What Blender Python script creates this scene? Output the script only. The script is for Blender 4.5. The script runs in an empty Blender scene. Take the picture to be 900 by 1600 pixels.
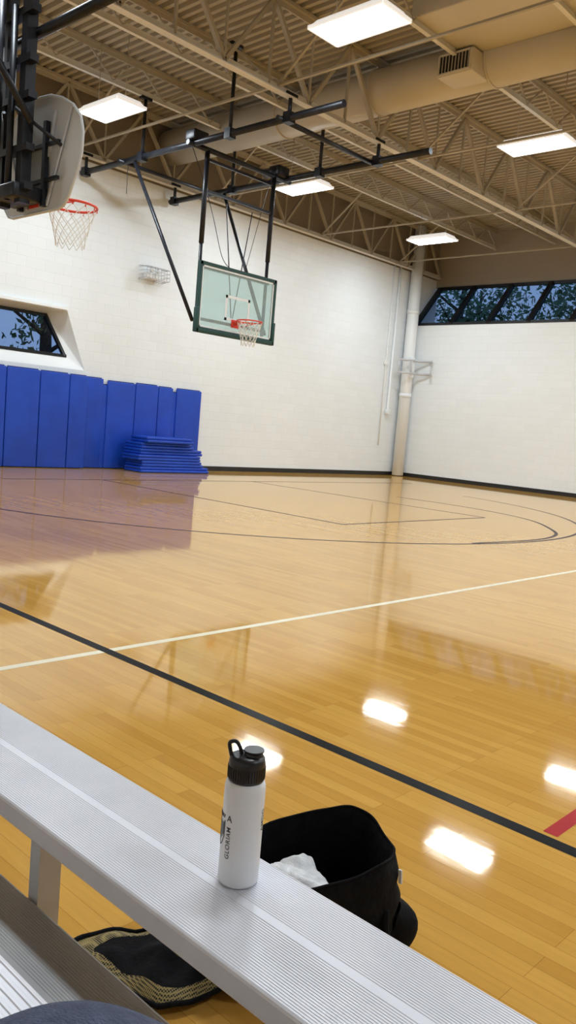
import bpy, bmesh, math, random
from mathutils import Vector, Matrix, noise
random.seed(7)
SC=bpy.context.scene; COL=SC.collection
SC.view_settings.view_transform='Standard'
V=Vector
# ------------------------------------------------------------------ materials
def mat(name,col,rough=.5,metal=0,spec=.5,coat=0,emis=None,es=0,alpha=1):
    m=bpy.data.materials.new(name); m.use_nodes=True
    b=m.node_tree.nodes["Principled BSDF"]
    b.inputs["Base Color"].default_value=(*col,1); b.inputs["Roughness"].default_value=rough
    b.inputs["Metallic"].default_value=metal; b.inputs["Specular IOR Level"].default_value=spec
    b.inputs["Coat Weight"].default_value=coat
    if emis: b.inputs["Emission Color"].default_value=(*emis,1); b.inputs["Emission Strength"].default_value=es
    return m
def N(m,t,**k):
    n=m.node_tree.nodes.new(t)
    for a,v in k.items(): setattr(n,a,v)
    return n
def L(m,a,b): m.node_tree.links.new(a,b)
def P(m): return m.node_tree.nodes["Principled BSDF"]
def mottled(name,c1,c2,scale=3,rough=.5,metal=0,bump=0,bscale=40,detail=4,**k):
    m=mat(name,c1,rough,metal,**k)
    g=N(m,"ShaderNodeNewGeometry"); n=N(m,"ShaderNodeTexNoise"); n.inputs["Scale"].default_value=scale; n.inputs["Detail"].default_value=detail
    L(m,g.outputs["Position"],n.inputs["Vector"])
    r=N(m,"ShaderNodeValToRGB"); r.color_ramp.elements[0].position=.3; r.color_ramp.elements[1].position=.7
    r.color_ramp.elements[0].color=(*c1,1); r.color_ramp.elements[1].color=(*c2,1)
    L(m,n.outputs["Fac"],r.inputs[0]); L(m,r.outputs[0],P(m).inputs["Base Color"])
    if bump:
        n2=N(m,"ShaderNodeTexNoise"); n2.inputs["Scale"].default_value=bscale; L(m,g.outputs["Position"],n2.inputs["Vector"])
        b=N(m,"ShaderNodeBump"); b.inputs["Strength"].default_value=bump; b.inputs["Distance"].default_value=.01
        L(m,n2.outputs["Fac"],b.inputs["Height"]); L(m,b.outputs[0],P(m).inputs["Normal"])
    return m
def block_wall(name,axis,low,high,zsplit):
    m=mat(name,low,.4)
    g=N(m,"ShaderNodeNewGeometry"); s=N(m,"ShaderNodeSeparateXYZ"); c=N(m,"ShaderNodeCombineXYZ")
    L(m,g.outputs["Position"],s.inputs[0]); L(m,s.outputs[axis],c.inputs[0]); L(m,s.outputs[2],c.inputs[1])
    br=N(m,"ShaderNodeTexBrick"); br.inputs["Scale"].default_value=1; br.inputs["Brick Width"].default_value=.406; br.inputs["Row Height"].default_value=.203
    br.inputs["Mortar Size"].default_value=.006; br.inputs["Mortar Smooth"].default_value=.6
    br.inputs["Color1"].default_value=(1,1,1,1); br.inputs["Color2"].default_value=(.975,.975,.97,1); br.inputs["Mortar"].default_value=(.93,.93,.92,1)
    L(m,c.outputs[0],br.inputs["Vector"])
    n=N(m,"ShaderNodeTexNoise"); n.inputs["Scale"].default_value=.6; n.inputs["Detail"].default_value=5; L(m,g.outputs["Position"],n.inputs["Vector"])
    mr=N(m,"ShaderNodeMapRange"); mr.inputs["To Min"].default_value=.95; mr.inputs["To Max"].default_value=1.02; L(m,n.outputs["Fac"],mr.inputs[0])
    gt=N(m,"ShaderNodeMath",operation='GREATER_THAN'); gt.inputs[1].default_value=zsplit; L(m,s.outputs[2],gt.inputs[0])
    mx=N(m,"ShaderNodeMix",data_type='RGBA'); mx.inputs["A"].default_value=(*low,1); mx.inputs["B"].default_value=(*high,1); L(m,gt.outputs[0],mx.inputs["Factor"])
    m1=N(m,"ShaderNodeMix",data_type='RGBA',blend_type='MULTIPLY'); m1.inputs["Factor"].default_value=1; L(m,mx.outputs["Result"],m1.inputs["A"]); L(m,br.outputs["Color"],m1.inputs["B"])
    m2=N(m,"ShaderNodeMix",data_type='RGBA',blend_type='MULTIPLY'); m2.inputs["Factor"].default_value=1; L(m,m1.outputs["Result"],m2.inputs["A"]); L(m,mr.outputs[0],m2.inputs["B"])
    L(m,m2.outputs["Result"],P(m).inputs["Base Color"])
    b=N(m,"ShaderNodeBump"); b.inputs["Strength"].default_value=.35; b.inputs["Distance"].default_value=.01; b.invert=True
    L(m,br.outputs["Fac"],b.inputs["Height"]); L(m,b.outputs[0],P(m).inputs["Normal"])
    return m
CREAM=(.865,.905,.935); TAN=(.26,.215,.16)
M_wallx=block_wall("painted_block_x",0,CREAM,TAN,6.18)  # upper band: tan paint, with the dark shadow behind the truss in its colour
M_wally=block_wall("painted_block_y",1,CREAM,(.41,.355,.285),5.9)  # brownish upper colour has the setback wall's shadow painted in
M_white=mat("white_paint",(.875,.91,.935),.4)
def wood():
    m=mat("maple_floor",(.7,.4,.12),.5,0,.0)
    g=N(m,"ShaderNodeNewGeometry"); s=N(m,"ShaderNodeSeparateXYZ"); c=N(m,"ShaderNodeCombineXYZ")
    L(m,g.outputs["Position"],s.inputs[0]); L(m,s.outputs[1],c.inputs[0]); L(m,s.outputs[0],c.inputs[1])
    br=N(m,"ShaderNodeTexBrick"); br.inputs["Scale"].default_value=1; br.inputs["Brick Width"].default_value=.75; br.inputs["Row Height"].default_value=.057
    br.inputs["Mortar Size"].default_value=.0007; br.inputs["Mortar Smooth"].default_value=.3; br.offset=.37; br.offset_frequency=3
    br.inputs["Color1"].default_value=(.61,.315,.062,1); br.inputs["Color2"].default_value=(.72,.40,.090,1); br.inputs["Mortar"].default_value=(.37,.165,.03,1)
    L(m,c.outputs[0],br.inputs["Vector"])
    mp=N(m,"ShaderNodeMapping"); mp.inputs["Scale"].default_value=(14,1.2,1); L(m,g.outputs["Position"],mp.inputs[0])
    n=N(m,"ShaderNodeTexNoise"); n.inputs["Scale"].default_value=3; n.inputs["Detail"].default_value=8; n.inputs["Roughness"].default_value=.7; L(m,mp.outputs[0],n.inputs["Vector"])
    mr=N(m,"ShaderNodeMapRange"); mr.inputs["To Min"].default_value=.83; mr.inputs["To Max"].default_value=1.15; L(m,n.outputs["Fac"],mr.inputs[0])
    m1=N(m,"ShaderNodeMix",data_type='RGBA',blend_type='MULTIPLY'); m1.inputs["Factor"].default_value=1; L(m,br.outputs["Color"],m1.inputs["A"]); L(m,mr.outputs[0],m1.inputs["B"])
    L(m,m1.outputs["Result"],P(m).inputs["Base Color"])
    n2=N(m,"ShaderNodeTexNoise"); n2.inputs["Scale"].default_value=1.2; n2.inputs["Detail"].default_value=3
    mp2=N(m,"ShaderNodeMapping"); mp2.inputs["Scale"].default_value=(7,1.5,1); L(m,g.outputs["Position"],mp2.inputs[0]); L(m,mp2.outputs[0],n2.inputs["Vector"])
    b=N(m,"ShaderNodeBump"); b.inputs["Strength"].default_value=.085; b.inputs["Distance"].default_value=.004; L(m,n2.outputs["Fac"],b.inputs["Height"])
    gl=N(m,"ShaderNodeBsdfGlossy"); gl.inputs["Color"].default_value=(1,.96,.88,1); gl.inputs["Roughness"].default_value=.052; L(m,b.outputs[0],gl.inputs["Normal"])
    fr=N(m,"ShaderNodeFresnel"); fr.inputs[0].default_value=1.55; L(m,b.outputs[0],fr.inputs["Normal"])
    mx=N(m,"ShaderNodeMixShader"); L(m,fr.outputs[0],mx.inputs[0]); L(m,P(m).outputs[0],mx.inputs[1]); L(m,gl.outputs[0],mx.inputs[2])
    o=[x for x in m.node_tree.nodes if x.type=='OUTPUT_MATERIAL'][0]; L(m,mx.outputs[0],o.inputs[0])
    return m
M_wood=wood()
def line_mat(n,c,sp=.03): return mat(n,c,.3,spec=sp)
M_lblack=line_mat("line_black",(.004,.004,.005)); M_lpurple=line_mat("line_dark_purple",(.03,.022,.035)); M_lcream=line_mat("line_cream",(.90,.83,.62),.5); M_lred=line_mat("line_red",(.42,.008,.012),.05)
M_blackrub=mat("black_rubber",(.010,.010,.011),.5)
M_deck=mottled("deck_paint",(.37,.325,.25),(.44,.385,.30),.8,.55)
M_truss=mottled("truss_paint",(.39,.35,.28),(.47,.425,.345),1.2,.5)
M_chord=mottled("chord_paint",(.64,.62,.57),(.72,.70,.65),1.2,.45)
M_duct=mottled("duct_paint",(.53,.485,.40),(.60,.55,.46),1,.5)
M_dark=mat("dark_slot",(.012,.010,.008),.8)
M_bsteel=mottled("black_steel",(.008,.010,.016),(.020,.022,.030),8,.38,.3)
M_lens=mat("light_lens",(.9,.9,.9),.4,emis=(.87,.955,1.0),es=64)
M_house=mat("light_housing",(.85,.84,.8),.4,emis=(1,.98,.95),es=.6)
M_green=mat("dark_green_pad",(.010,.055,.05),.5)
M_red=mat("rim_orange_red",(.75,.06,.03),.35)
M_net=mat("net_cord",(.85,.84,.8),.8)
M_fan=mat("fan_board_grey",(.64,.67,.70),.5)
M_blue=mottled("blue_vinyl",(.001,.045,.42),(.003,.062,.52),2.5,.5,bump=.15,bscale=9)
M_bluedark=mat("blue_seam",(.003,.02,.18),.5)
M_alu=mottled("brushed_aluminium",(.72,.735,.81),(.78,.79,.86),9,.42,.3)
M_aludull=mottled("dull_aluminium",(.34,.35,.37),(.42,.425,.44),6,.5,.35)
M_aluleg=mottled("grey_aluminium",(.56,.57,.60),(.64,.65,.67),6,.45,.2)
M_bottle=mat("white_powder_coat",(.84,.86,.90),.42)
M_lid=mat("black_plastic",(.010,.010,.012),.35)
M_ink=mat("dark_ink",(.03,.035,.04),.5)
M_bag=mottled("black_nylon",(.003,.003,.004),(.007,.007,.009),30,.9,bump=.3,bscale=90,spec=.15)
M_towel=mottled("white_terry",(.76,.77,.81),(.83,.84,.86),50,.95,bump=.3,bscale=220)
M_denim=mottled("blue_grey_fabric",(.05,.065,.12),(.08,.10,.17),90,.9,bump=.5,bscale=400)
M_leaf=mottled("leaves",(.06,.15,.05),(.16,.30,.12),2,.6)
M_bark=mottled("bark",(.07,.055,.045),(.12,.10,.08),6,.9)
M_ground=mottled("grass_ground",(.04,.07,.025),(.07,.10,.04),1,.95)
M_wframe=mat("window_frame_dark",(.012,.014,.017),.4,.3)
def glass(name,tint,f,refl):
    m=bpy.data.materials.new(name); m.use_nodes=True; nt=m.node_tree; nt.nodes.clear()
    o=nt.nodes.new("ShaderNodeOutputMaterial"); t=nt.nodes.new("ShaderNodeBsdfTransparent"); t.inputs[0].default_value=(*tint,1)
    gl=nt.nodes.new("ShaderNodeBsdfGlossy"); gl.inputs["Roughness"].default_value=.02
    mx=nt.nodes.new("ShaderNodeMixShader"); mx.inputs[0].default_value=refl
    nt.links.new(t.outputs[0],mx.inputs[1]); nt.links.new(gl.outputs[0],mx.inputs[2])
    if f:
        d=nt.nodes.new("ShaderNodeBsdfDiffuse"); d.inputs[0].default_value=(.75,.87,.87,1)
        m2=nt.nodes.new("ShaderNodeMixShader"); m2.inputs[0].default_value=f
        nt.links.new(mx.outputs[0],m2.inputs[1]); nt.links.new(d.outputs[0],m2.inputs[2]); nt.links.new(m2.outputs[0],o.inputs[0])
    else: nt.links.new(mx.outputs[0],o.inputs[0])
    return m
M_wglass=glass("window_glass",(.58,.66,.76),0,.04); M_bglass=glass("backboard_glass",(.80,.92,.92),.25,.06)
def meshcloth():
    m=mat("tan_mesh_cloth",(.3,.25,.12),.8)
    tc=N(m,"ShaderNodeTexCoord"); ck=N(m,"ShaderNodeTexVoronoi"); ck.inputs["Scale"].default_value=200; ck.inputs["Randomness"].default_value=0
    L(m,tc.outputs["Object"],ck.inputs["Vector"]); r=N(m,"ShaderNodeValToRGB"); r.color_ramp.elements[0].position=.40; r.color_ramp.elements[1].position=.50
    r.color_ramp.elements[0].color=(.005,.005,.005,1); r.color_ramp.elements[1].color=(.34,.26,.10,1)
    L(m,ck.outputs["Distance"],r.inputs[0]); L(m,r.outputs[0],P(m).inputs["Base Color"]); return m
M_mesh=meshcloth()
# ------------------------------------------------------------------ builders
class B:
    def __init__(s): s.bm=bmesh.new(); s.mi=0
    def f(s,vs,smooth=False):
        vv=[v if isinstance(v,bmesh.types.BMVert) else s.bm.verts.new(v) for v in vs]
        try: fc=s.bm.faces.new(vv)
        except ValueError: return
        fc.material_index=s.mi; fc.smooth=smooth; return fc
    def box(s,a,b):
        x0,y0,z0=a; x1,y1,z1=b
        v=[s.bm.verts.new(p) for p in ((x0,y0,z0),(x1,y0,z0),(x1,y1,z0),(x0,y1,z0),(x0,y0,z1),(x1,y0,z1),(x1,y1,z1),(x0,y1,z1))]
        for q in ((3,2,1,0),(4,5,6,7),(0,1,5,4),(1,2,6,5),(2,3,7,6),(3,0,4,7)): s.f([v[i] for i in q])
        return s
    def rbox(s,a,b,r=.01,n=2):
        t=bmesh.new(); a=V(a); b=V(b)
        bmesh.ops.create_cube(t,size=1,matrix=Matrix.Translation((a+b)/2)@Matrix.Diagonal((*(b-a),1)))
        bmesh.ops.bevel(t,geom=t.edges[:],offset=r,segments=n,affect='EDGES',profile=.5)
        mp={v:s.bm.verts.new(v.co) for v in t.verts}
        for fc in t.faces: s.f([mp[v] for v in fc.verts],True)
        t.free(); return s
    def beam(s,p,q,w,h=None,up=(0,0,1)):
        h=h or w; p=V(p); q=V(q); d=(q-p).normalized(); up=V(up)
        if abs(d.dot(up))>.97: up=V((1,0,0)) if abs(d.x)<.9 else V((0,1,0))
        sd=d.cross(up).normalized()*w/2; u=sd.cross(d).normalized()*h/2
        v=[s.bm.verts.new(c) for c in (p-sd-u,p+sd-u,p+sd+u,p-sd+u,q-sd-u,q+sd-u,q+sd+u,q-sd+u)]
        for k in ((0,1,2,3),(7,6,5,4),(0,4,5,1),(1,5,6,2),(2,6,7,3),(3,7,4,0)): s.f([v[i] for i in k])
        return s
    def tube(s,pts,r,n=8,closed=False,cap=True):
        pts=[V(p) for p in pts]; R=r if isinstance(r,(list,tuple)) else [r]*len(pts)
        m=len(pts); rings=[]; nrm=None
        for i in range(m):
            a=pts[i-1] if (i or closed) else pts[i]; b=pts[(i+1)%m] if (i<m-1 or closed) else pts[i]
            d=(b-a).normalized()
            if nrm is None:
                nrm=d.cross(V((0,0,1))); 
                if nrm.length<.1: nrm=d.cross(V((1,0,0)))
            nrm=(nrm-d*nrm.dot(d)).normalized(); bi=d.cross(nrm)
            rings.append([s.bm.verts.new(pts[i]+(nrm*math.cos(2*math.pi*k/n)+bi*math.sin(2*math.pi*k/n))*R[i]) for k in range(n)])
        for i in range(m if closed else m-1):
            A=rings[i];C=rings[(i+1)%m]
            for k in range(n): s.f([A[k],A[(k+1)%n],C[(k+1)%n],C[k]],True)
        if cap and not closed: s.f(rings[0][::-1]); s.f(rings[-1])
        return s
    def lathe(s,prof,c=(0,0,0),n=48):
        c=V(c); rings=[]
        for r,z in prof:
            if r<1e-6: rings.append([s.bm.verts.new(c+V((0,0,z)))]*n)
            else: rings.append([s.bm.verts.new(c+V((r*math.cos(2*math.pi*k/n),r*math.sin(2*math.pi*k/n),z))) for k in range(n)])
        for i in range(len(rings)-1):
            A=rings[i];C=rings[i+1]
            for k in range(n):
                vs=[]
                for v in (A[k],A[(k+1)%n],C[(k+1)%n],C[k]):
                    if v not in vs: vs.append(v)
                if len(vs)>2: s.f(vs,True)
        return s
    def prism(s,poly,fn,d0,d1):
        A=[s.bm.verts.new(fn(x,y,d0)) for x,y in poly]; C=[s.bm.verts.new(fn(x,y,d1)) for x,y in poly]
        s.f(A[::-1]); s.f(C); n=len(poly)
        for i in range(n): s.f([A[i],A[(i+1)%n],C[(i+1)%n],C[i]])
        return s
    def obj(s,name,mats,parent=None,label=None,cat=None,kind=None,group=None,fix=True):
        if fix: bmesh.ops.recalc_face_normals(s.bm,faces=s.bm.faces[:])
        co=[v.co for v in s.bm.verts]
        mn=V([min(c[i] for c in co) for i in range(3)]); mx=V([max(c[i] for c in co) for i in range(3)])
        o0=V(((mn.x+mx.x)/2,(mn.y+mx.y)/2,mn.z))
        bmesh.ops.translate(s.bm,verts=s.bm.verts[:],vec=-o0)
        me=bpy.data.meshes.new(name); s.bm.to_mesh(me); s.bm.free()
        for m in (mats if isinstance(mats,(list,tuple)) else [mats]): me.materials.append(m)
        o=bpy.data.objects.new(name,me); COL.objects.link(o); o.location=o0
        if parent:
            o.parent=parent; o.matrix_parent_inverse=Matrix.Translation(-WL(parent))
        if label: o["label"]=label
        if cat: o["category"]=cat
        if kind: o["kind"]=kind
        if group: o["group"]=group
        return o
def WL(o):
    return V(o["wl"]) if "wl" in o.keys() else o.location.copy()
def child_of(o):
    o["wl"]=tuple(o.location); return o
def thing(name,loc,label,cat,group=None):
    e=bpy.data.objects.new(name,None); e.empty_display_size=.1; e.location=loc; COL.objects.link(e)
    e["label"]=label; e["category"]=cat
    if group: e["group"]=group
    return e
def clone(o,loc,**props):
    c=o.copy(); COL.objects.link(c); c.location=loc
    for k,v in props.items(): c[k]=v
    def rec(src,dst):
        for ch in list(src.children):
            if ch is dst: continue
            k=ch.copy(); COL.objects.link(k); k.parent=dst; k.matrix_parent_inverse=ch.matrix_parent_inverse.copy(); rec(ch,k)
    rec(o,c); return c
def cr(pts,n=10):
    out=[]; P_=[pts[0]]+list(pts)+[pts[-1]]
    for i in range(1,len(P_)-2):
        a,b,c,d=[V(p) for p in P_[i-1:i+3]]
        for k in range(n):
            t=k/n; out.append(.5*((2*b)+(c-a)*t+(2*a-5*b+4*c-d)*t*t+(3*b-a-3*c+d)*t**3))
    out.append(V(pts[-1])); return out
# ------------------------------------------------------------------ camera
phi,pt,ro=[math.radians(v) for v in (42.731,6.023,4.859)]
h=V((math.cos(phi),math.sin(phi),0)); Z=V((0,0,1)); r0=V((math.sin(phi),-math.cos(phi),0))
F=h*math.cos(pt)-Z*math.sin(pt); u0=h*math.sin(pt)+Z*math.cos(pt)
R_=r0*math.cos(ro)+u0*math.sin(ro); U_=-r0*math.sin(ro)+u0*math.cos(ro)
cam=bpy.data.cameras.new("camera"); co=bpy.data.objects.new("camera",cam); COL.objects.link(co)
mw=Matrix(((R_.x,U_.x,-F.x,0),(R_.y,U_.y,-F.y,0),(R_.z,U_.z,-F.z,1.246),(0,0,0,1))); co.matrix_world=mw
cam.sensor_fit='VERTICAL'; cam.sensor_height=36; cam.lens=36*1272.2/1600; cam.clip_start=.05; cam.clip_end=200
SC.camera=co
# ------------------------------------------------------------------ room
YW=14.92; XW=20.95; XU=22.15; X0=-3.0; Y0=-12.0; ZC=7.5
b=B(); b.f([(X0,Y0,0),(XU,Y0,0),(XU,YW,0),(X0,YW,0)])
lvl=[0.0006]
def strip(pts,w,mi,z=None):
    b.mi=mi; lvl[0]+=.00008; z=lvl[0]; pts=[V((p[0],p[1],0)) for p in pts]; n=len(pts); Ls=[];Rs=[]
    for i in range(n):
        d=(pts[min(i+1,n-1)]-pts[max(i-1,0)]).normalized(); s=V((-d.y,d.x,0))*w/2
        Ls.append(b.bm.verts.new(pts[i]+s+V((0,0,z)))); Rs.append(b.bm.verts.new(pts[i]-s+V((0,0,z))))
    for i in range(n-1): b.f([Rs[i],Rs[i+1],Ls[i+1],Ls[i]])
def arc(cx,cy,r,a0,a1,n=64): return [(cx+r*math.cos(math.radians(a0+(a1-a0)*i/n)),cy+r*math.sin(math.radians(a0+(a1-a0)*i/n))) for i in range(n+1)]
strip([(1.0,3.465),(20.6,3.465)],.05,2)
strip([(2.45,-10),(2.45,12.4)],.058,1)
strip([(2.5,1.03),(7,1.03)],.05,4)
strip(arc(10.32,10.88,6.02,-168,-12),.05,3)
strip([(4.43,9.6),(4.43,12.4)],.05,3)
strip([(8.45,6.79),(8.45,12.4)],.045,3); strip([(12.2,6.79),(12.2,12.4)],.045,3); strip([(8.45,6.79),(12.2,6.79)],.045,3)
strip([(2.45,12.4),(18.2,12.4)],.05,3)
strip(cr([V((8.9,5.08,0)),V((10.3,4.95,0)),V((11.3,5.12,0)),V((12.1,5.6,0)),V((12.9,6.3,0)),V((13.4,7.2,0)),V((13.65,8.4,0)),V((13.6,9.6,0))],8),.05,3)
b.obj("floor",[M_wood,M_lblack,M_lcream,M_lpurple,M_lred],kind="structure",fix=False)
b=B(); gx0,gx1=4.0,9.55; gz0,gz1=2.03,3.17; tx=9.08
b.f([(X0,YW,0),(XU+.1,YW,0),(XU+.1,YW,gz0),(X0,YW,gz0)]); b.f([(X0,YW,gz1),(XU+.1,YW,gz1),(XU+.1,YW,ZC),(X0,YW,ZC)])
b.f([(X0,YW,gz0),(gx0,YW,gz0),(gx0,YW,gz1),(X0,YW,gz1)]); b.f([(gx1,YW,gz0),(XU+.1,YW,gz0),(XU+.1,YW,gz1),(tx,YW,gz1)])
gi=[(gx0,15.02,2.25),(9.18,15.02,2.25),(8.87,15.40,3.10),(gx0,15.40,3.10)]
b.mi=1
b.f([(gx0,YW,gz0),(gx1,YW,gz0),gi[1],gi[0]]); b.f([(gx1,YW,gz0),(tx,YW,gz1),gi[2],gi[1]]); b.f([(tx,YW,gz1),(gx0,YW,gz1),gi[3],gi[2]]); b.f([(gx0,YW,gz1),(gx0,YW,gz0),gi[0],gi[3]])
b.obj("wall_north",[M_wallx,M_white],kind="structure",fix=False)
b=B(); b.f([(XW,YW,0),(XW,Y0,0),(XW,Y0,4.6),(XW,YW,4.6)])
b.f([(XW,0.2,4.6),(XW,Y0,4.6),(XU,Y0,5.93),(XU,0.2,5.93)]); b.f([(XU,YW,5.93),(XU,Y0,5.93),(XU,Y0,ZC),(XU,YW,ZC)])
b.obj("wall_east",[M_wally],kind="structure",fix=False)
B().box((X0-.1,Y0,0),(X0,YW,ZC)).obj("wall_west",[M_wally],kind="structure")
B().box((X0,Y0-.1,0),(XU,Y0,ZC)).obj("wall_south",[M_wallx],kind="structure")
b=B(); x=X0; prof=[]
while x<XU+.2: prof+=[(x,ZC),(x+.07,ZC),(x+.09,ZC+.08),(x+.15,ZC+.08)]; x+=.17
for i in range(len(prof)-1): b.f([(prof[i][0],Y0,prof[i][1]),(prof[i+1][0],Y0,prof[i+1][1]),(prof[i+1][0],YW+.05,prof[i+1][1]),(prof[i][0],YW+.05,prof[i][1])])
b.obj("ceiling",[M_deck],kind="structure",fix=False)
b=B(); b.mi=1
b.f([(XW+.02,.2,4.62),(XW+.02,14.8,4.62),(XU,14.8,5.92),(XU,.2,5.92)]); b.mi=0
y=14.72
while y>.2:
    b.beam((XW+.0,y,4.62),(XU-.04,y,5.9),.13,.12,up=(0,1,0)); y-=1.24
b.beam((XW+.03,.2,4.64),(XW+.03,14.8,4.64),.08,.08); b.beam((XU-.04,.2,5.9),(XU-.04,14.8,5.9),.1,.09)
b.obj("window_1",[M_wframe,M_wglass],kind="structure",fix=False)
b=B(); b.mi=1; b.f([(gx0,15.03,2.26),(9.17,15.03,2.26),(8.87,15.39,3.09),(gx0,15.39,3.09)]); b.mi=0
b.beam((gx0+.04,15.03,2.27),(gx0+.04,15.38,3.09),.07,.06,up=(1,0,0)); b.beam((6.6,15.03,2.27),(6.6,15.38,3.09),.07,.06,up=(1,0,0)); b.beam((9.13,15.03,2.27),(8.84,15.38,3.09),.07,.06,up=(1,0,0))
b.beam((gx0,15.04,2.28),(9.17,15.04,2.28),.06,.06); b.beam((gx0,15.37,3.07),(8.87,15.37,3.07),.06,.06)
b.obj("window_2",[M_wframe,M_wglass],kind="structure",fix=False)
B().box((3.9,14.84,3.18),(9.06,YW,3.235)).obj("trim_1",[M_white],kind="structure")
B().box((X0,YW-.02,0),(XW,YW-.001,.11)).obj("baseboard_north",[M_blackrub],kind="structure")
B().box((XW-.02,Y0,0),(XW-.001,YW-.02,.11)).obj("baseboard_east",[M_blackrub],kind="structure")
# ------------------------------------------------------------------ roof trusses (run along X)
def truss(Y,zb,panel,x0,x1,label,heavy):
    t=thing("roof_truss",((x0+x1)/2,Y,zb),label,"roof truss",group="roof trusses")
    w=.13 if heavy else .07
    b=B(); b.box((x0,Y-w/2,zb-.016),(x1,Y+w/2,zb)); b.box((x0,Y-.012,zb),(x1,Y+.012,zb+.09)); b.obj("bottom_chord",[M_chord],t,label="pale painted steel chord")
    zt=ZC-.06
    b=B(); b.box((x0-.0,Y-w/2,zt),(x1,Y+w/2,zt+.05)); b.box((x0,Y-.012,zt-.07),(x1,Y+.012,zt)); b.obj("top_chord",[M_truss],t)
    b=B(); n=int((x1-x0)/panel); p=(x1-x0)/n; rw=.068 if heavy else .03
    for i in range(n):
        a=x0+i*p; m=a+p/2
        b.beam((a,Y,zb+.04),(m,Y,zt),rw,rw*.8); b.beam((m,Y,zt),(a+p,Y,zb+.04),rw,rw*.8)
        if heavy: b.beam((m,Y,zt),(m,Y,zb+.04),.04,.035); b.beam((a,Y,zt),(a,Y,zb+.04),.03,.03)
    b.obj("web",[M_truss],t); return t
truss(9.17,6.2,1.7,X0+.2,XU-.15,"tan steel roof truss with pale bottom chord and zigzag web",True)
truss(14.72,6.2,1.7,X0+.2,XU-.15,"tan steel roof truss running against the block wall",True)
truss(3.6,6.2,1.7,X0+.2,XU-.15,"tan steel roof truss over the bleachers",True)
for Y in (11.0,12.87,7.3,5.45):
    truss(Y,6.95,1.1,X0+.2,XU-.15,"light tan open web bar joist under the deck",False)
for i,x in enumerate((5.4,8.9,12.6,16.3,19.8)):
    b=B(); b.beam((x,3.6,6.27),(x,14.7,6.27),.045,.03)
    for y0,y1 in ((3.6,9.17),(9.17,14.7)):
        b.beam((x,y0,6.27),(x,y0+1.5,7.4),.04,.03); b.beam((x,y1,6.27),(x,y1-1.5,7.4),.04,.03)
    b.obj("bridging_bar",[M_truss],label="slim tan steel bridging bar linking the trusses",cat="roof brace",group="truss bridging bars")
# ------------------------------------------------------------------ duct
d=thing("air_duct",(11.1,9,6.5),"large beige painted air duct running through the trusses","air duct")
b=B(); cx,cz,r=11.35,7.0,.36
b.tube([(cx,14.85,cz),(cx,4.2,cz)],r,32)
b.obj("duct_body",[M_duct],d)
for y in [13.6-2.2*i for i in range(5)]:
    b=B(); b.tube([(cx,y,cz),(cx,y-.05,cz)],r+.015,32); b.obj("duct_flange",[M_duct],d)
b=B(); b.rbox((9.62,3.0,7.02),(11.0,7.35,7.32),.02); b.obj("duct_branch",[M_duct],d,label="flat rectangular beige branch duct")
rx,ry0,ry1,rz0,rz1=10.72,7.02,7.56,6.70,6.97
b=B(); b.rbox((rx,ry0-.03,rz0-.03),(11.3,ry1+.03,rz1+.03),.012); b.obj("register_box",[M_duct],d)
b=B(); b.box((rx-.010,ry0,rz0),(rx-.002,ry1,rz1)); 
b.mi=1
for i in range(9): b.box((rx-.022,ry0+.03+i*.056,rz0+.01),(rx-.010,ry0+.03+i*.056+.008,rz1-.01))
for p_,q_ in (((ry0,rz0),(ry1,rz0)),((ry0,rz1),(ry1,rz1)),((ry0,rz0),(ry0,rz1)),((ry1,rz0),(ry1,rz1))): b.beam((rx-.015,*p_),(rx-.015,*q_),.025,.025)
b.obj("vent_register",[M_dark,M_duct],d,label="slatted air grille",fix=False)
# ------------------------------------------------------------------ lights
ZL=6.3
Lr=thing("ceiling_light",(8.17,7.05,ZL),"rectangular white high bay light with glowing prismatic lens","ceiling light","ceiling lights")
b=B(); lx,ly=.29,.59; cx,cy=8.17,7.05
A=[(cx-lx,cy-ly,ZL),(cx+lx,cy-ly,ZL),(cx+lx,cy+ly,ZL),(cx-lx,cy+ly,ZL)]; C=[(cx-lx*.75,cy-ly*.88,ZL+.1),(cx+lx*.75,cy-ly*.88,ZL+.1),(cx+lx*.75,cy+ly*.88,ZL+.1),(cx-lx*.75,cy+ly*.88,ZL+.1)]
b.f(C)
for i in range(4): b.f([A[i],A[(i+1)%4],C[(i+1)%4],C[i]])
for p,q in ((0,1),(1,2),(2,3),(3,0)): b.beam(A[p],A[q],.03,.04)
b.obj("housing",[M_house],Lr)
b=B(); b.f([(cx-lx+.02,cy-ly+.02,ZL-.005),(cx-lx+.02,cy+ly-.02,ZL-.005),(cx+lx-.02,cy+ly-.02,ZL-.005),(cx+lx-.02,cy-ly+.02,ZL-.005)])
b.obj("lens",[M_lens],Lr,fix=False,label="glowing white lens")
for yy in (cy-.4,cy+.4): B().tube([(cx,yy,ZL+.1),(cx,yy,ZC)],.006,5).obj("hanging_cable",[M_truss],Lr)
for X in (3.3,8.17,13.05,18.0):
    for Y in (-3.6,1.75,7.05,12.4):
        if (X,Y)!=(8.17,7.05): clone(Lr,(X,Y,ZL))
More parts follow.
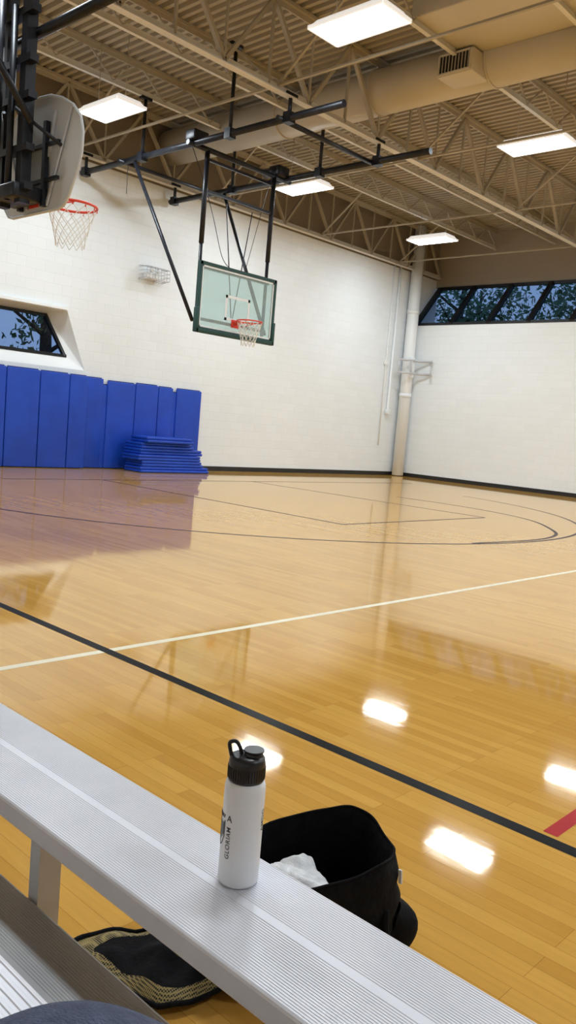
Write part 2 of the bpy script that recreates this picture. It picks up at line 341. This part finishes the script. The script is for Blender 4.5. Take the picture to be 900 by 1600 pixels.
# ------------------------------------------------------------------ nets / rims
def net(c,par,rt=.225,rb=.12,hh=.42,cord=.005):
    b=B(); n=12; K=6; c=V(c)
    def nd(k,i):
        t=k/K; rr=rt*(1-t)**1.3+rb*(1-(1-t)**1.3); a=2*math.pi*(i+.5*(k%2))/n
        return c+V((rr*math.cos(a),rr*math.sin(a),-.02-hh*t))
    for k in range(K):
        for i in range(n):
            b.tube([nd(k,i),nd(k+1,i)],cord,4,cap=False)
            b.tube([nd(k,i),nd(k+1,i-1 if k%2==0 else i+1)],cord,4,cap=False)
    return b.obj("net",[M_net],par,label="white woven cord net")
def rim(c,back,par):
    b=B(); c=V(c); ring=[c+V((.229*math.cos(2*math.pi*i/40),.229*math.sin(2*math.pi*i/40),0)) for i in range(40)]
    b.tube(ring,.012,8,closed=True); back=V(back); sd=V((-back.y,back.x,0))
    e=c+back*.38
    b.beam(c+back*.225+V((0,0,-.01)),e+V((0,0,-.02)),.14,.03)
    b.beam(c+back*.37+sd*.10+V((0,0,-.04)),c+back*.37-sd*.10+V((0,0,-.04)),.02,.14)
    for sg in (1,-1): b.tube([c+back*.1+sd*.2*sg+V((0,0,-.01)),e+sd*.07*sg+V((0,0,-.10))],.008,6)
    for i in range(12):
        a=2*math.pi*i/12; p=c+V((.229*math.cos(a),.229*math.sin(a),-.015)); b.tube([p,p+V((0,0,-.02))],.006,5)
    return b.obj("rim",[M_red],par,label="orange-red steel rim")
# ------------------------------------------------------------------ main glass hoop
HX=10.36; HY=11.26
g=thing("basketball_hoop",(HX,HY,5.9),"ceiling hung basketball hoop with clear glass backboard and dark green padding","basketball hoop")
bb=B(); hw,zb,zt=.95,2.80,3.97
bb.box((HX-hw,HY,zb),(HX+hw,HY+.012,zt)); bo=bb.obj("backboard",[M_bglass],g,label="clear glass panel"); child_of(bo)
bb=B(); w=.05
for a,c in (((HX-hw-.01,HY-.015,zb),(HX-hw+w,HY+.05,zt)),((HX+hw-w,HY-.015,zb),(HX+hw+.01,HY+.05,zt)),((HX-hw,HY-.015,zt-w),(HX+hw,HY+.05,zt+.01)),((HX-hw,HY-.015,zb-.02),(HX+hw,HY+.05,zb+w))): bb.box(a,c)
bb.obj("frame",[M_green],bo,label="dark green frame")
bb=B(); bb.rbox((HX-hw-.03,HY-.04,zb-.05),(HX+hw+.03,HY+.06,zb+.03),.015)
for sx in (-1,1): 
    xx=HX+sx*(hw+.0); bb.rbox((xx-.035,HY-.04,zb-.05),(xx+.035,HY+.06,zb+.38),.015)
bb.obj("padding",[M_green],bo,label="dark green edge padding")
bb=B(); tx0,tx1,tz0,tz1=HX-.305,HX+.305,3.05,3.5
for a,c in (((tx0,HY-.004,tz0),(tx0+.05,HY-.001,tz1)),((tx1-.05,HY-.004,tz0),(tx1,HY-.001,tz1)),((tx0,HY-.004,tz1-.05),(tx1,HY-.001,tz1)),((tx0,HY-.004,tz0),(tx1,HY-.001,tz0+.05))): bb.box(a,c)
for a,c in (((HX-hw+w,HY-.004,zb+w),(HX-hw+w+.03,HY-.001,zt-w)),((HX+hw-w-.03,HY-.004,zb+w),(HX+hw-w,HY-.001,zt-w)),((HX-hw+w,HY-.004,zt-w-.03),(HX+hw-w,HY-.001,zt-w)),((HX-hw+w,HY-.004,zb+w),(HX+hw-w,HY-.001,zb+w+.03))): bb.box(a,c)
bb.obj("target_square",[M_white],bo,label="white painted lines")
rim((HX-.03,HY-.38,3.05),(0,1,0),g); net((HX-.03,HY-.38,3.05),g)
ZB=5.9
for x in (HX-.86,HX+.80):
    B().tube([(x,HY+.13,ZB-.02),(x,HY+.13,4.3)],.045,12).obj("support_post",[M_bsteel],g)
    B().tube([(x,HY+.13,4.45),(x,HY+.13,2.85)],.033,12).obj("support_post",[M_bsteel],g)
for z in (5.72,5.2): B().beam((HX-.9,HY+.13,z),(HX+.84,HY+.13,z),.045).obj("cross_bar",[M_bsteel],g)
for z in (3.9,3.0): B().beam((HX-.9,HY+.1,z),(HX+.84,HY+.1,z),.05).obj("cross_bar",[M_bsteel],g)
B().tube([(HX-.35,HY+.12,5.1),(HX-.05,HY+.1,3.1)],.01,6).obj("tension_rod",[M_bsteel],g)
B().tube([(HX+.3,HY+.12,5.1),(HX-.02,HY+.1,3.1)],.01,6).obj("tension_rod",[M_bsteel],g)
bxs=(HX-1.16,HX+1.08)
for x in bxs:
    B().tube([(x,14.86,ZB),(x,8.08,ZB)],.055,14).obj("overhead_beam",[M_bsteel],g)
for x,xb in ((bxs[0],HX-.93),(bxs[1],HX+.88)):
    B().tube([(x,13.1,ZB-.05),(xb,HY+.14,2.95)],.035,10).obj("diagonal_brace",[M_bsteel],g)
for y,r in ((9.27,.04),(HY+.13,.045),(13.4,.035)): B().tube([(bxs[0]-.15,y,ZB-.02),(bxs[1]+.15,y,ZB-.02)],r,10).obj("overhead_cross_tube",[M_bsteel],g)
for x in bxs:
    for y,zt_ in ((9.17,6.26),(10.5,7.3),(14.72,6.26),(12.87,6.95)):
        bb=B(); bb.tube([(x,y,ZB),(x,y,zt_)],.032,8)
        bb.box((x-.12,y-.04,zt_-.05),(x+.12,y+.04,zt_)); bb.box((x-.07,y-.07,ZB-.08),(x+.07,y+.07,ZB+.08))
        bb.obj("hanger_pipe",[M_bsteel],g)
bb=B(); bb.rbox((bxs[0]-.12,HY+.0,ZB+.03),(bxs[0]+.2,HY+.25,ZB+.2),.02); bb.obj("winch",[M_bsteel],g,label="black winch box")
bb=B(); bb.rbox((bxs[1]-.28,HY+.02,ZB+.0),(bxs[1]+.02,HY+.3,ZB+.2),.03); bb.tube([(bxs[1]-.2,HY+.1,ZB+.1),(bxs[1]-.2,HY+.45,ZB+.1)],.09,16)
bb.obj("motor",[M_bsteel],g,label="black electric motor")
B().tube(cr([V((bxs[0]+.1,HY+.3,ZB)),V((HX-.55,HY+.3,5.0)),V((HX-.3,HY+.2,4.2)),V((HX-.1,HY+.15,4.0))],8),.007,5).obj("cable",[M_bsteel],g,label="thin black cable")
B().tube([(bxs[1]-.2,HY+.3,ZB),(HX+.25,HY+.15,4.0)],.006,5).obj("cable",[M_bsteel],g,label="thin black cable")
B().tube([(bxs[0],13.3,ZB),(bxs[0],13.3,5.3)],.006,5).obj("cable",[M_bsteel],g,label="thin black cable")
# ------------------------------------------------------------------ side hoop with fan board
FX=3.87; FY=6.97; FZ=.06
s=thing("basketball_hoop",(FX,FY,6.0),"ceiling hung basketball hoop with pale fan shaped backboard","basketball hoop")
half=[(.40,0),(.48,.02),(.55,.09),(.67,.30),(.715,.42),(.72,.58),(.67,.72),(.54,.84),(.36,.93),(.18,.985),(0,1.0)]
poly=half+[(-x,z) for x,z in half[-2::-1]]
bb=B(); bb.prism(poly,lambda a,c,d:V((FX+d,FY+a,2.95+c)),0,-.012); bo=bb.obj("backboard",[M_fan],s,label="pale grey fan shaped steel board"); child_of(bo)
bb=B(); bb.tube([V((FX-.010,FY+a,2.95+c)) for a,c in poly],.014,6,closed=True); bb.obj("frame",[M_fan],bo)
for a in (-.55,-.3,.3,.55): B().beam((FX-.03,FY+a*.4,2.99),(FX-.03,FY+a,3.78),.016,.026).obj("stiffening_rib",[M_aluleg],bo)
for a in (-.2,.2): B().beam((FX-.05,FY+a,2.98),(FX-.05,FY+a,3.7),.045,.045).obj("back_brace",[M_bsteel],bo)
for zz in (3.2,3.5): B().beam((FX-.05,FY-.42,zz),(FX-.05,FY+.42,zz),.03).obj("back_brace",[M_bsteel],bo)
for sg in (-1,1): B().tube([(FX-.05,FY+sg*.45,3.46),(FX-.30,FY+sg*.1,3.75)],.018,6).obj("back_brace",[M_bsteel],bo)
rim((FX+.36,FY,3.05+FZ),(-1,0,0),s); net((FX+.36,FY,3.05+FZ),s,cord=.0035,rb=.13,hh=.36)
for y in (FY-.14,FY+.2):
    B().beam((FX-.22,y,6.6),(FX-.22,y,2.97),.095).obj("support_post",[M_bsteel],s)
for z in (3.1,3.42,3.85,4.15,4.55): B().beam((FX-.24,FY-.28,z),(FX-.24,FY+.38,z),.08,.06).obj("cross_bar",[M_bsteel],s)
bb=B(); bb.rbox((FX-.34,FY-.2,3.0),(FX-.06,FY+.26,3.13),.02); bb.obj("mounting_block",[M_bsteel],s)
B().tube([(FX-.3,FY-.03,3.0),(FX-.3,FY-.03,4.6)],.03,8).obj("height_adjuster",[M_bsteel],s); B().tube([(FX-.36,FY+.1,3.3),(FX-.36,FY+.1,4.9)],.04,8).obj("height_adjuster",[M_bsteel],s)
for z,x,y0,y1 in ((4.4,FX-.15,5.2,8.4),(4.75,FX-.3,6.6,9.0)):
    B().tube([(x,y0,z),(x,y1,z)],.045,10).obj("overhead_beam",[M_bsteel],s)
B().tube([(FX-.25,FY+.1,4.0),(FX-1.9,FY+.1,5.9)],.035,8).obj("diagonal_brace",[M_bsteel],s)
for yy in (FY-.3,FY+.4): B().tube([(FX-.25,yy,3.6),(FX-.9,yy+.5,4.9)],.03,8).obj("diagonal_brace",[M_bsteel],s)
# ------------------------------------------------------------------ wall mats
def mat_panel(x0,x1,z1,y1=YW-.025,th=.055,lab="tall royal blue vinyl wall pad standing against the block wall"):
    t=thing("wall_mat",((x0+x1)/2,y1-th/2,0),lab,"gym mat","blue wall pads")
    b=B(); b.rbox((x0+.006,y1-th,.01),(x1-.006,y1,z1),.02,3); b.obj("pad",[M_blue],t)
    b=B(); b.box((x0+.03,y1-th*.2,z1-.02),(x1-.03,y1,z1+.02)); b.obj("nailing_strip",[M_bluedark],t)
    return t
ex=[6.3,7.0,7.70,8.41,9.07,9.50]
for i in range(5): mat_panel(ex[i],ex[i+1],1.93-.006*i,y1=YW-.20,th=.07)
ex=[9.52,10.1,10.83,11.46,11.98,12.73]; hs=[1.90,1.87,1.885,1.87,1.87]
for i in range(5):
    mat_panel(ex[i],ex[i+1]-(.10 if i in (0,3) else 0),hs[i])
for i,(a,c) in enumerate(((9.98,10.2),(11.8,12.1))): mat_panel(a,c,1.78,y1=YW-.022,th=.03,lab="shorter blue wall pad filling a gap between pads")
z=.004
for i in range(6):
    x0=10.5+random.uniform(-.1,.08); x1=(12.36,12.2,12.12,12.2,11.95,11.85)[i]; y0=14.02+random.uniform(-.07,.05)
    t=thing("folded_mat",((x0+x1)/2,14.35,z),"folded royal blue tumbling mat lying in a stack","gym mat","stacked folded mats")
    hgt=.126
    b=B(); b.rbox((x0,y0,z),(x1,y0+.62,z+hgt/2-.003),.022,3); b.rbox((x0,y0+random.uniform(0,.04),z+hgt/2),(x1-random.uniform(0,.1),y0+.62,z+hgt-.003),.022,3); b.obj("mat_layers",[M_blue],t)
    b=B(); b.tube([(x1-.01,y0+.05,z+.03),(x1+.02,y0+.3,z+hgt/2),(x1-.01,y0+.55,z+hgt-.03)],.012,6); b.obj("carry_strap",[M_bluedark],t)
    z+=hgt+.002
# ------------------------------------------------------------------ pipes at the corner
p=thing("drain_pipe",(20.68,14.66,0),"thick white painted vertical pipe in the room corner","pipe")
B().tube([(20.68,14.66,0.02),(20.68,14.66,7.48)],.175,28).obj("pipe_body",[M_white],p)
for z in (2.4,4.9): B().tube([(20.68,14.66,z),(20.68,14.66,z+.12)],.186,28).obj("pipe_collar",[M_white],p)
b=B(); b.tube([(20.12,14.86,6.2),(20.12,14.86,2.0),(20.10,14.86,1.9)],.035,10); b.rbox((20.05,14.8,1.85),(20.19,14.9,2.0),.01)
b.obj("conduit",[M_white],label="slim white painted pipe fixed to the block wall",cat="pipe",group="wall conduits")
b=B(); b.tube([(19.85,14.88,6.2),(19.85,14.88,.9)],.018,8); b.rbox((19.78,14.85,3.3),(19.92,14.91,3.45),.01)
b.obj("conduit",[M_white],label="thin white conduit with small junction box on block wall",cat="pipe",group="wall conduits")
t=thing("wall_bracket",(20.6,14.4,3.2),"white tubular bracket clamped to the corner pipe","wall bracket")
b=B()
for z in (3.12,3.5): b.tube([(20.1,14.62,z),(20.42,14.38,z),(20.75,14.34,z),(20.90,13.95,z),(20.72,13.85,z)],.032,8)
b.tube([(20.9,14.0,3.5),(20.72,13.85,3.12)],.02,8); b.tube([(20.12,14.6,3.5),(20.12,14.6,3.12)],.02,8); b.tube([(20.45,14.37,3.5),(20.45,14.37,3.12)],.025,8)
b.obj("bracket_tubes",[M_aluleg],t)
b=B(); b.rbox((20.5,14.38,3.0),(20.64,14.48,3.6),.01); b.obj("mounting_plate",[M_white],t)
t=thing("wire_guard",(11.07,14.85,4.14),"white wire guard cage over wall mounted emergency light","wire guard")
b=B(); x0,x1,z0,z1,y0,y1=10.76,11.38,4.12,4.42,14.62,14.91
for i in range(9):
    x=x0+(x1-x0)*i/8; b.tube([(x,y1,z1),(x,y0,z1-.04),(x,y0,z0+.04),(x,y1,z0)],.007,5)
for k in range(4):
    zz=z0+.03+(z1-z0-.06)*k/3; b.tube([(x0,y1,zz),(x0,y0,zz),(x1,y0,zz),(x1,y1,zz)],.007,5)
b.obj("cage",[M_aluleg],t)
b=B(); b.rbox((10.88,14.78,4.16),(11.26,14.91,4.3),.01); b.tube([(10.98,14.76,4.34),(10.98,14.70,4.34)],.05,12); b.tube([(11.16,14.76,4.34),(11.16,14.70,4.34)],.05,12)
b.obj("emergency_light",[M_white],t)
# ------------------------------------------------------------------ bleacher
bl=thing("bleacher",(.6,1.2,0),"aluminium bleacher with ribbed silver seat planks and foot board","bleacher")
def plank(x0,x1,zt,y0,y1,name,m,smooth_mid=True,th=.042,lab=None,n=46):
    pr=[]; w=(x1-x0-.012)/n
    pr+=[(x0+.002,zt-th),(x0,zt-th+.003),(x0,zt-.006),(x0+.002,zt-.002),(x0+.006,zt)]
    for i in range(n):
        a=x0+.006+i*w
        if smooth_mid and .475<i/n<.525: continue
        pr+=[(a+w*.15,zt),(a+w*.3,zt-.0007),(a+w*.7,zt-.0007),(a+w*.85,zt)]
    pr+=[(x1-.006,zt),(x1-.002,zt-.002),(x1,zt-.006),(x1,zt-th+.003),(x1-.002,zt-th),(x1-.012,zt-th),(x1-.012,zt-.01),(x0+.012,zt-.01),(x0+.012,zt-th)]
    b=B(); b.prism(pr,lambda a,c,d:V((a,d,c)),y0,y1); return b.obj(name,[m],bl,label=lab)
plank(.785,1.035,.466,-1.6,4.4,"seat",M_alu)
plank(.17,.42,.66,-1.6,4.4,"seat",M_alu,n=24,smooth_mid=False)
plank(.545,.795,.30,-1.6,4.4,"foot_board",M_aludull,lab="dull grey foot board")
for y in (-.7,1.31,3.2):
    b=B(); b.box((.80,y-.004,.02),(.848,y+.03,.424)); b.box((.55,y-.02,.02),(.92,y+.02,.045)); b.box((.8,y-.02,.41),(1.02,y+.03,.424)); b.box((.56,y-.02,.02),(.60,y+.02,.258)); b.box((.2,y-.02,.02),(.25,y+.02,.618)); b.box((.2,y-.02,.2),(.8,y+.02,.235)); b.box((.19,y-.02,.0),(.92,y+.02,.02))
    b.obj("leg_frame",[M_aluleg],bl)
# ------------------------------------------------------------------ bottle
BX,BY,BZ=.952,.924,.4662
bt=thing("water_bottle",(BX,BY,BZ),"white metal water bottle with black loop lid on bleacher seat","water bottle")
B().lathe([(0,0),(.031,0),(.0335,.0015),(.0348,.006),(.035,.012),(.035,.166),(.0345,.172),(.0325,.178),(.0295,.181),(0,.181)],(BX,BY,BZ),64).obj("body",[M_bottle],bt)
b=B(); b.lathe([(0,.180),(.0300,.180),(.0312,.183),(.0312,.212),(.0295,.220),(.022,.224),(.0,.224)],(BX,BY,BZ),48)
for k in range(40):
    a=2*math.pi*k/40; ca,sa=math.cos(a),math.sin(a); b.beam((BX+.0312*ca,BY+.0312*sa,BZ+.185),(BX+.0312*ca,BY+.0312*sa,BZ+.206),.0016,.0016)
lr=V((.6827,-.7259,0)).normalized()
b.obj("lid",[M_lid],bt)
c=V((BX,BY,BZ))
b=B(); b.tube([c+lr*.010+V((0,0,.215)),c+lr*.010+V((0,0,.230))],.016,24); b.tube([c+lr*.010+V((0,0,.230)),c+lr*.010+V((0,0,.233))],.0175,24); b.obj("spout_cap",[M_lid],bt)
b=B(); q=c-lr*.018
loop=[q+lr*.009+V((0,0,.214)),q+lr*.006+V((0,0,.229)),q+lr*.000+V((0,0,.241)),q-lr*.006+V((0,0,.245)),q-lr*.0135+V((0,0,.242)),q-lr*.0135+V((0,0,.234)),q-lr*.008+V((0,0,.214))]
b.tube(cr(loop,6),.0034,10); b.obj("carry_loop",[M_lid],bt,label="black plastic carry loop")
def wrap_text(txt,size,ang,zc,vertical,name="lettering"):
    cu=bpy.data.curves.new("t",'FONT'); cu.body=txt; cu.size=size; cu.align_x='CENTER'; cu.align_y='CENTER'; cu.offset=size*.01; cu.space_character=1.08
    o=bpy.data.objects.new("t",cu); COL.objects.link(o); bpy.context.view_layer.update()
    me=bpy.data.meshes.new_from_object(o.evaluated_get(bpy.context.evaluated_depsgraph_get())); 
    COL.objects.unlink(o); bpy.data.objects.remove(o)
    bm=bmesh.new(); bm.from_mesh(me)
    for v in bm.verts:
        x,y=v.co.x,v.co.y
        if vertical: x,y=-y,x
        a=ang+x/.0353; v.co=V((BX+.0355*math.cos(a),BY+.0355*math.sin(a),BZ+zc+y))
    s_=B(); s_.bm.free(); s_.bm=bm; 
    return s_.obj(name,[M_ink],bt,label="dark printed lettering",fix=False)
vc=math.radians(224.1)
wrap_text("GLORIAM",.0122,vc+math.radians(-38),.078,True)
wrap_text("A",.016,vc+math.radians(-38),.120,False)
wrap_text("AMDG",.013,vc+math.radians(72),.115,True)
b=B()
def cp(a,z,dr=.0354): return (BX+dr*math.cos(a),BY+dr*math.sin(a),BZ+z)
ca=vc+math.radians(-74)
for k in range(5):
    aa=ca+(-.24+.11*k)
    b.f([cp(aa,.078+.005*abs(k-2)),cp(aa+.06,.078+.005*abs(k-2)),cp(aa+.06,.110),cp(aa,.110)])
b.tube([cp(ca-.32,.114),cp(ca-.32,.086),cp(ca-.16,.073),cp(ca,.067),cp(ca+.16,.073),cp(ca+.32,.086),cp(ca+.32,.114)],.0008,4)
for k in range(5): b.tube([cp(ca-.28+.13*k,.118),cp(ca-.23+.13*k,.124)],.001,4)
b.obj("printed_crest",[M_ink],bt,label="dark printed shield crest")
# ------------------------------------------------------------------ duffel bag
th=math.radians(-20); bx,by=1.41,1.15; BA,BB=.215,.145
bg=thing("duffel_bag",(bx,by,0),"open black nylon duffel bag on the wooden floor beside the bench","bag")
def sup(a,A_,B_,n=2.9):
    c,s_=math.cos(a),math.sin(a); return V((A_*math.copysign(abs(c)**(2/n),c),B_*math.copysign(abs(s_)**(2/n),s_),0))
def bagpt(a,sc,z,off=0):
    p=sup(a,BA*sc+off,BB*sc+off); zz=z; q=min(1,z/.27)
    if z>.05: zz=z+ q*(.014*math.sin(2*a+.6)-.010*math.cos(3*a)+.014*noise.noise(V((math.cos(a)*1.8,math.sin(a)*1.8,3.3))))
    w=noise.noise(V((p.x*9,p.y*9,z*9)))*.06+noise.noise(V((math.cos(a)*2.6,math.sin(a)*2.6,z*9)))*.05*q
    if z<.005: w*=.2
    p=p*(1+w); ct,st=math.cos(th),math.sin(th)
    return V((bx+p.x*ct-p.y*st,by+p.x*st+p.y*ct,max(zz,0.001)))
prof=[(.05,.001),(.9,.001),(.98,.012),(1.04,.05),(1.09,.09),(1.05,.13),(1.08,.17),(1.02,.205),(1.03,.235),(.99,.262),(.965,.274),(.945,.266),(.93,.245),(.96,.19),(.96,.12),(.92,.04),(.05,.03)]
b=B(); n=120; rings=[[b.bm.verts.new(bagpt(2*math.pi*k/n,sc,z)+V((0,0,(.0004*i if i>13 else 0)))) for k in range(n)] for i,(sc,z) in enumerate(prof)]
for i in range(len(rings)-1):
    for k in range(n): b.f([rings[i][k],rings[i][(k+1)%n],rings[i+1][(k+1)%n],rings[i+1][k]],True)
b.f(rings[-1]); b.f(rings[0][::-1])
b.obj("bag_body",[M_bag],bg,fix=False)
b=B(); b.tube([bagpt(2*math.pi*k/n,.966,.274)for k in range(n)],.003,6,closed=True); b.obj("rim_piping",[M_bag],bg)
b=B(); b.tube([bagpt(2*math.pi*k/n,1.0,.02)for k in range(n)],.005,6,closed=True); b.obj("base_piping",[M_bag],bg)
def patch(a0,a1,z0,z1,off,name,m,lab=None,na=24,nz=8,bul=.02):
    b=B(); g_=[]
    for i in range(na+1):
        row=[]
        for j in range(nz+1):
            u,v=i/na,j/nz; z=z0+(z1-z0)*v
            sc=1.0+.06*math.sin(min(1,z/.29)*math.pi); row.append(b.bm.verts.new(bagpt(a0+(a1-a0)*u,sc,z,off+bul*math.sin(math.pi*u)**.5*math.sin(math.pi*(.15+.85*v))**.7)))
        g_.append(row)
    for i in range(na):
        for j in range(nz): b.f([g_[i][j],g_[i+1][j],g_[i+1][j+1],g_[i][j+1]],True)
    return b.obj(name,[m],bg,label=lab,fix=False)
patch(math.radians(-45),math.radians(30),.012,.14,.006,"end_pocket",M_bag,bul=.05)
zp=bagpt(math.radians(-38),1.035,.235)
b=B(); b.beam(zp+V((.001,-.003,.012)),zp+V((.002,-.006,-.020)),.009,.004); b.obj("zip_pull",[M_white],bg,label="silver zip pull")
b=B(); hp=[bagpt(math.radians(-62),1.05,.17),bagpt(math.radians(-66),1.12,.13),bagpt(math.radians(-60),1.14,.07),bagpt(math.radians(-50),1.12,.05),bagpt(math.radians(-46),1.05,.10)]
b.tube(cr(hp,8),.009,8); b.obj("handle",[M_bag],bg)
fx,fy=1.15,1.285; fa=math.radians(124)
def flap(u,v,lift=0):
    a=2*math.pi*u; k=1+.18*math.cos(a)+.10*math.cos(3*a+.7)+.06*math.sin(5*a); p=sup(a,.205*v*k,.125*v*k,1.6)
    zz=.003+.022*(1-v**3)+(.03*noise.noise(V((p.x*14,p.y*14,0)))+.018)*(1.15-v*.6)+lift+.12*max(0,-p.x-.0)
    return V((fx+p.x*math.cos(fa)-p.y*math.sin(fa),fy+p.x*math.sin(fa)+p.y*math.cos(fa),max(.003,zz)))
def ringpatch(v0,v1,nr,name,m,lab,lift=0):
    b=B(); n=80; rs=[[b.bm.verts.new(flap(k/n,v0+(v1-v0)*i/nr,lift)) for k in range(n)] for i in range(nr+1)]
    for i in range(nr):
        for k in range(n): b.f([rs[i][k],rs[i][(k+1)%n],rs[i+1][(k+1)%n],rs[i+1][k]],True)
    return b.obj(name,[m],bg,label=lab,fix=False)
ringpatch(.05,.76,8,"lid_panel",M_bag,None)
ringpatch(.74,.97,8,"mesh_panel",M_mesh,"tan and black mesh border")
b=B(); b.tube([flap(k/80,.97,.003) for k in range(80)],.006,6,closed=True); b.obj("lid_piping",[M_bag],bg)
# towel in the bag
b=B(); n=44; g_=[]
for i in range(n+1):
    row=[]
    for j in range(n+1):
        u,v=i/n-.5,j/n-.5
        x=u*.25-.07; y=v*.18-.005; e=1-max(abs(u),abs(v))*1.5
        z=.165+.082*max(0,e)+.035*noise.noise(V((u*4,v*4,1)))+.010*noise.noise(V((u*10,v*10,4)))
        ct,st=math.cos(th),math.sin(th); row.append(b.bm.verts.new((bx+x*ct-y*st,by+x*st+y*ct,max(z,.06))))
    g_.append(row)
for i in range(n):
    for j in range(n): b.f([g_[i][j],g_[i+1][j],g_[i+1][j+1],g_[i][j+1]],True)
tw=b.obj("towel",[M_towel],label="crumpled white towel lying inside the open black bag",cat="towel",fix=False)
sm=tw.modifiers.new("s",'SOLIDIFY'); sm.thickness=.006
# ------------------------------------------------------------------ knee of the seated photographer
pv=[(-.16,.36,.79),(.08,.39,.79),(.24,.41,.785),(.305,.424,.768),(.36,.43,.735),(.44,.43,.69),(.53,.43,.61),(.62,.43,.50),(.66,.43,.39),(.70,.43,.345)]
pr=[.10,.088,.082,.078,.057,.042,.042,.042,.04,.032]
me=bpy.data.meshes.new("person"); me.from_pydata(pv,[(i,i+1) for i in range(len(pv)-1)],[]); po=bpy.data.objects.new("person",me); COL.objects.link(po)
po.modifiers.new("k",'SKIN'); me.materials.append(M_denim)
for i,v in enumerate(me.skin_vertices[0].data): v.radius=(pr[i],pr[i]); v.use_root=(i==0)
ss=po.modifiers.new("s",'SUBSURF'); ss.levels=3; ss.render_levels=3
bpy.context.view_layer.update()
nm=bpy.data.meshes.new_from_object(po.evaluated_get(bpy.context.evaluated_depsgraph_get())); po.modifiers.clear(); po.data=nm
for f_ in nm.polygons: f_.use_smooth=True
po["label"]="person seated on bleacher with blue-grey trouser knee raised"; po["category"]="person"
# ------------------------------------------------------------------ outside
B().box((-30,-30,-.12),(70,60,-.05)).obj("ground",[M_ground],kind="structure")
tr=thing("tree",(28,6,-.05),"leafy green tree outside the gym windows","tree","trees outside")
b=B(); b.tube([(28,6,-.05),(28.1,6.05,2.5),(28,6,5),(28.1,5.9,8.5)],[.25,.2,.15,.05],10)
for k in range(9):
    a=k*2.4; z=2.8+k*.6; b.tube([(28,6,z),(28+1.1*math.cos(a),6+1.1*math.sin(a),z+.8),(28+2.1*math.cos(a),6+2.1*math.sin(a),z+1.2)],[.08,.05,.02],6)
b.obj("trunk",[M_bark],tr)
b=B()
for k in range(5200):
    a=random.uniform(0,2*math.pi); zz=random.uniform(-1,1); rr=random.random()**.45; q=math.sqrt(1-zz*zz)
    c=V((28+2.9*rr*q*math.cos(a),6+2.9*rr*q*math.sin(a),6+3.9*rr*zz))
    if noise.noise(c*.9)<.04: continue
    d1=V((random.gauss(0,1),random.gauss(0,1),random.gauss(0,1))).normalized(); d2=d1.orthogonal().normalized(); s_=random.uniform(.09,.17)
    b.f([c-d1*s_,c+d2*s_*.6,c+d1*s_,c-d2*s_*.6])
b.obj("foliage",[M_leaf],tr,fix=False)
for x,y,z in ((28.5,12.1,-.05),(28.2,0,-.05),(29,18.3,-.05),(34.5,3,-.05),(34.8,9.1,-.05),(34.6,15.2,-.05),(35.5,21.4,-.05),(7.4,24,-.05),(13.6,23.6,-.05)): clone(tr,(x,y,z))
# world
w=bpy.data.worlds.new("world"); SC.world=w; w.use_nodes=True; nt=w.node_tree; bgN=nt.nodes["Background"]
tc=nt.nodes.new("ShaderNodeTexCoord"); sp=nt.nodes.new("ShaderNodeSeparateXYZ"); rp=nt.nodes.new("ShaderNodeValToRGB")
nt.links.new(tc.outputs["Generated"],sp.inputs[0]); nt.links.new(sp.outputs[2],rp.inputs[0]); nt.links.new(rp.outputs[0],bgN.inputs[0])
rp.color_ramp.elements[0].color=(.42,.60,.95,1); rp.color_ramp.elements[1].color=(.12,.26,.62,1); bgN.inputs[1].default_value=.75
